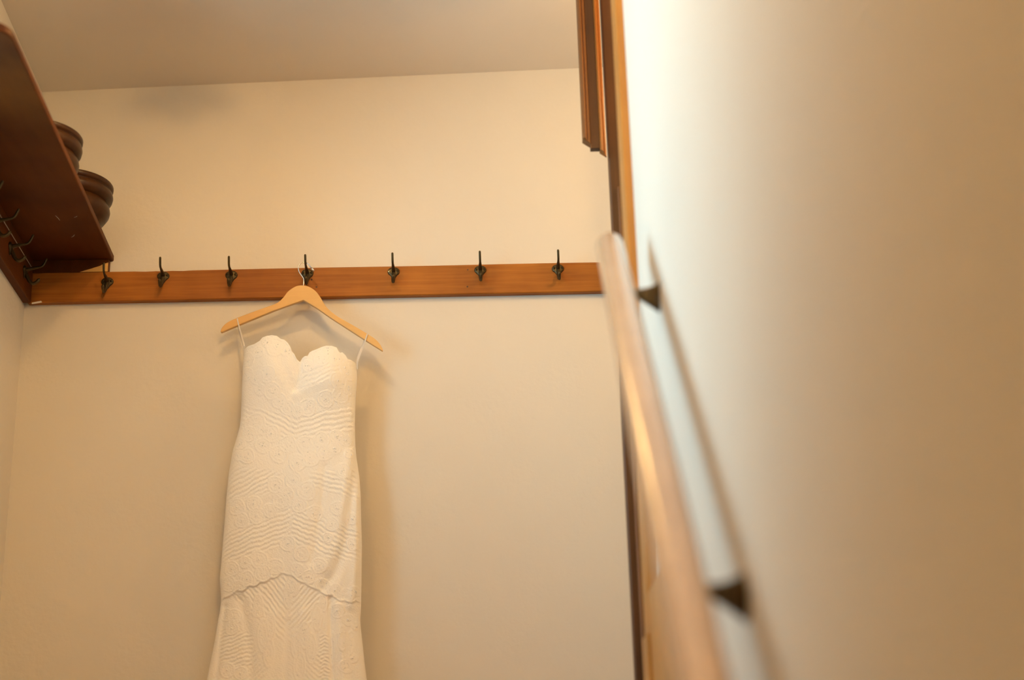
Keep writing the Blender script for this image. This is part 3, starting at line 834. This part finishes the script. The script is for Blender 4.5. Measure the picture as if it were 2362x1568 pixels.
# ------------------------------------------------------------------ handrail
hr = empty('handrail', (0.2345, 2.3385, 2.3769), 'smooth round wooden handrail climbing the white wall on dark brackets', 'handrail')
A0 = np.array([0.2345, 2.3385, 2.3769]); A1 = np.array([0.2030, 1.5420, 1.7584])
dv = (A0 - A1) / np.linalg.norm(A0 - A1)
RR = 0.0258
end = A0 + dv * 0.205
path = [A1 - dv * 1.45] + [A1 - dv * 1.45 + (end - dv * 0.03 - (A1 - dv * 1.45)) * t for t in np.linspace(0.02, 1.0, 40)]
rad = [RR] * len(path)
for (ds, rr) in ((0.008, 0.97), (0.016, 0.87), (0.022, 0.72), (0.027, 0.48), (0.0295, 0.2)):
    path.append(end - dv * 0.03 + dv * ds); rad.append(RR * rr)
V, Fs = tube(path, rad, 28)
mesh_obj('rail', V, Fs, m_hrail, hr, smooth=True)
def bracket(c):
    """gusseted arm from the wall to the underside of the rail at rail point c"""
    wx = RW(c[1])
    zb_ = c[2] - RR * 0.55
    prof = []
    for t in np.linspace(0, 1, 12):      # upper, hollow edge
        x = c[0] + 0.004 + (wx - c[0] - 0.004) * t
        prof.append((x, zb_ - 0.010 * math.sin(math.pi * t) - 0.002))
    low = []
    for t in np.linspace(1, 0, 12):      # lower edge sweeps down the wall
        x = c[0] + 0.004 + (wx - c[0] - 0.004) * t
        low.append((x, zb_ - 0.014 - 0.040 * t ** 1.35))
    br = prism('bracket', [(x, c[1] - 0.007, z) for (x, z) in prof + low], (0, 0.014, 0), m_bracket, hr, bevel=0.003, segs=2, origin=Vector((wx, c[1], zb_)))
    V, Fs = lathe([(0.0002, -0.0075), (0.016, -0.0070), (0.024, -0.004), (0.026, 0.0)], 28, (0, 0, 0))
    V = [(wx + v[2], c[1] + v[0], zb_ - 0.026 + v[1]) for v in V]
    mesh_obj('wall_rosette', V, Fs, m_bracket, br, smooth=True)
    V, Fs = tube([np.array([c[0], c[1], c[2]]) - np.array([0, 0, RR + 0.0015]) - dv * 0.03, np.array([c[0], c[1], c[2]]) - np.array([0, 0, RR + 0.0015]) + dv * 0.03], 0.009, 10, flat=0.35)
    mesh_obj('saddle', V, Fs, m_bracket, br, smooth=True)
for c in (A0, A1, A1 - dv * 1.0):
    bracket(c)

# ------------------------------------------------------------------ lamps
def ceiling_lamp(x, y, mat, label, R=0.09, drop=0.0):
    zc = CEIL(x)
    root = empty('ceiling_lamp', (x, y, zc), label, 'lamp')
    V, Fs = lathe([(0.0005, -0.0005), (0.055, -0.0005), (0.055, -0.012), (0.035, -0.028), (0.030, -0.05), (0.0005, -0.05)], 32, (x, y, zc))
    mesh_obj('ceiling_plate', V, Fs, m_brass, root, smooth=True)
    if drop:
        V, Fs = tube([(x, y, zc - 0.045), (x, y, zc - 0.06 - drop)], 0.006, 12)
        mesh_obj('stem', V, Fs, m_brass, root, smooth=True)
        zc -= drop
    prof = [(0.028, -0.045)] + [(R * math.sin(a), -0.045 - R * 0.95 + R * math.cos(a)) for a in np.linspace(0.33, math.pi - 0.001, 18)]
    V, Fs = lathe(prof, 32, (x, y, zc))
    mesh_obj('glass_globe', V, Fs, mat, root, smooth=True)
ceiling_lamp(STAIR_LAMP[0], STAIR_LAMP[1], m_bulb, 'brass ceiling lamp with warm glass globe over the stair')
ceiling_lamp(HALL_LAMP[0], HALL_LAMP[1], m_bulb2, 'brass pendant lamp with warm glass globe in the side hall', drop=0.2)

def shaded_lamp(x, y, mat, label):
    zc = CEIL(x)
    root = empty('shaded_ceiling_lamp', (x, y, zc), label, 'lamp')
    V, Fs = lathe([(0.0005, -0.0005), (0.045, -0.0005), (0.045, -0.010), (0.016, -0.016), (0.016, -0.045), (0.0005, -0.045)], 28, (x, y, zc))
    mesh_obj('ceiling_plate', V, Fs, m_brass, root, smooth=True)
    V, Fs = lathe([(0.017, -0.030), (0.045, -0.034), (0.085, -0.060), (0.115, -0.105), (0.112, -0.105), (0.083, -0.063), (0.044, -0.037), (0.017, -0.033)], 40, (x, y, zc))
    mesh_obj('lamp_shade', V, Fs, m_brass, root, smooth=True)
    V, Fs = lathe([(0.012, -0.044)] + [(0.045 * math.sin(a), -0.085 + 0.045 * math.cos(a)) for a in np.linspace(0.3, math.pi - 0.001, 14)], 24, (x, y, zc))
    mesh_obj('bulb', V, Fs, mat, root, smooth=True)
shaded_lamp(LANDING_LAMP[0], LANDING_LAMP[1], m_bulb3, 'small brass shaded ceiling lamp over the landing')
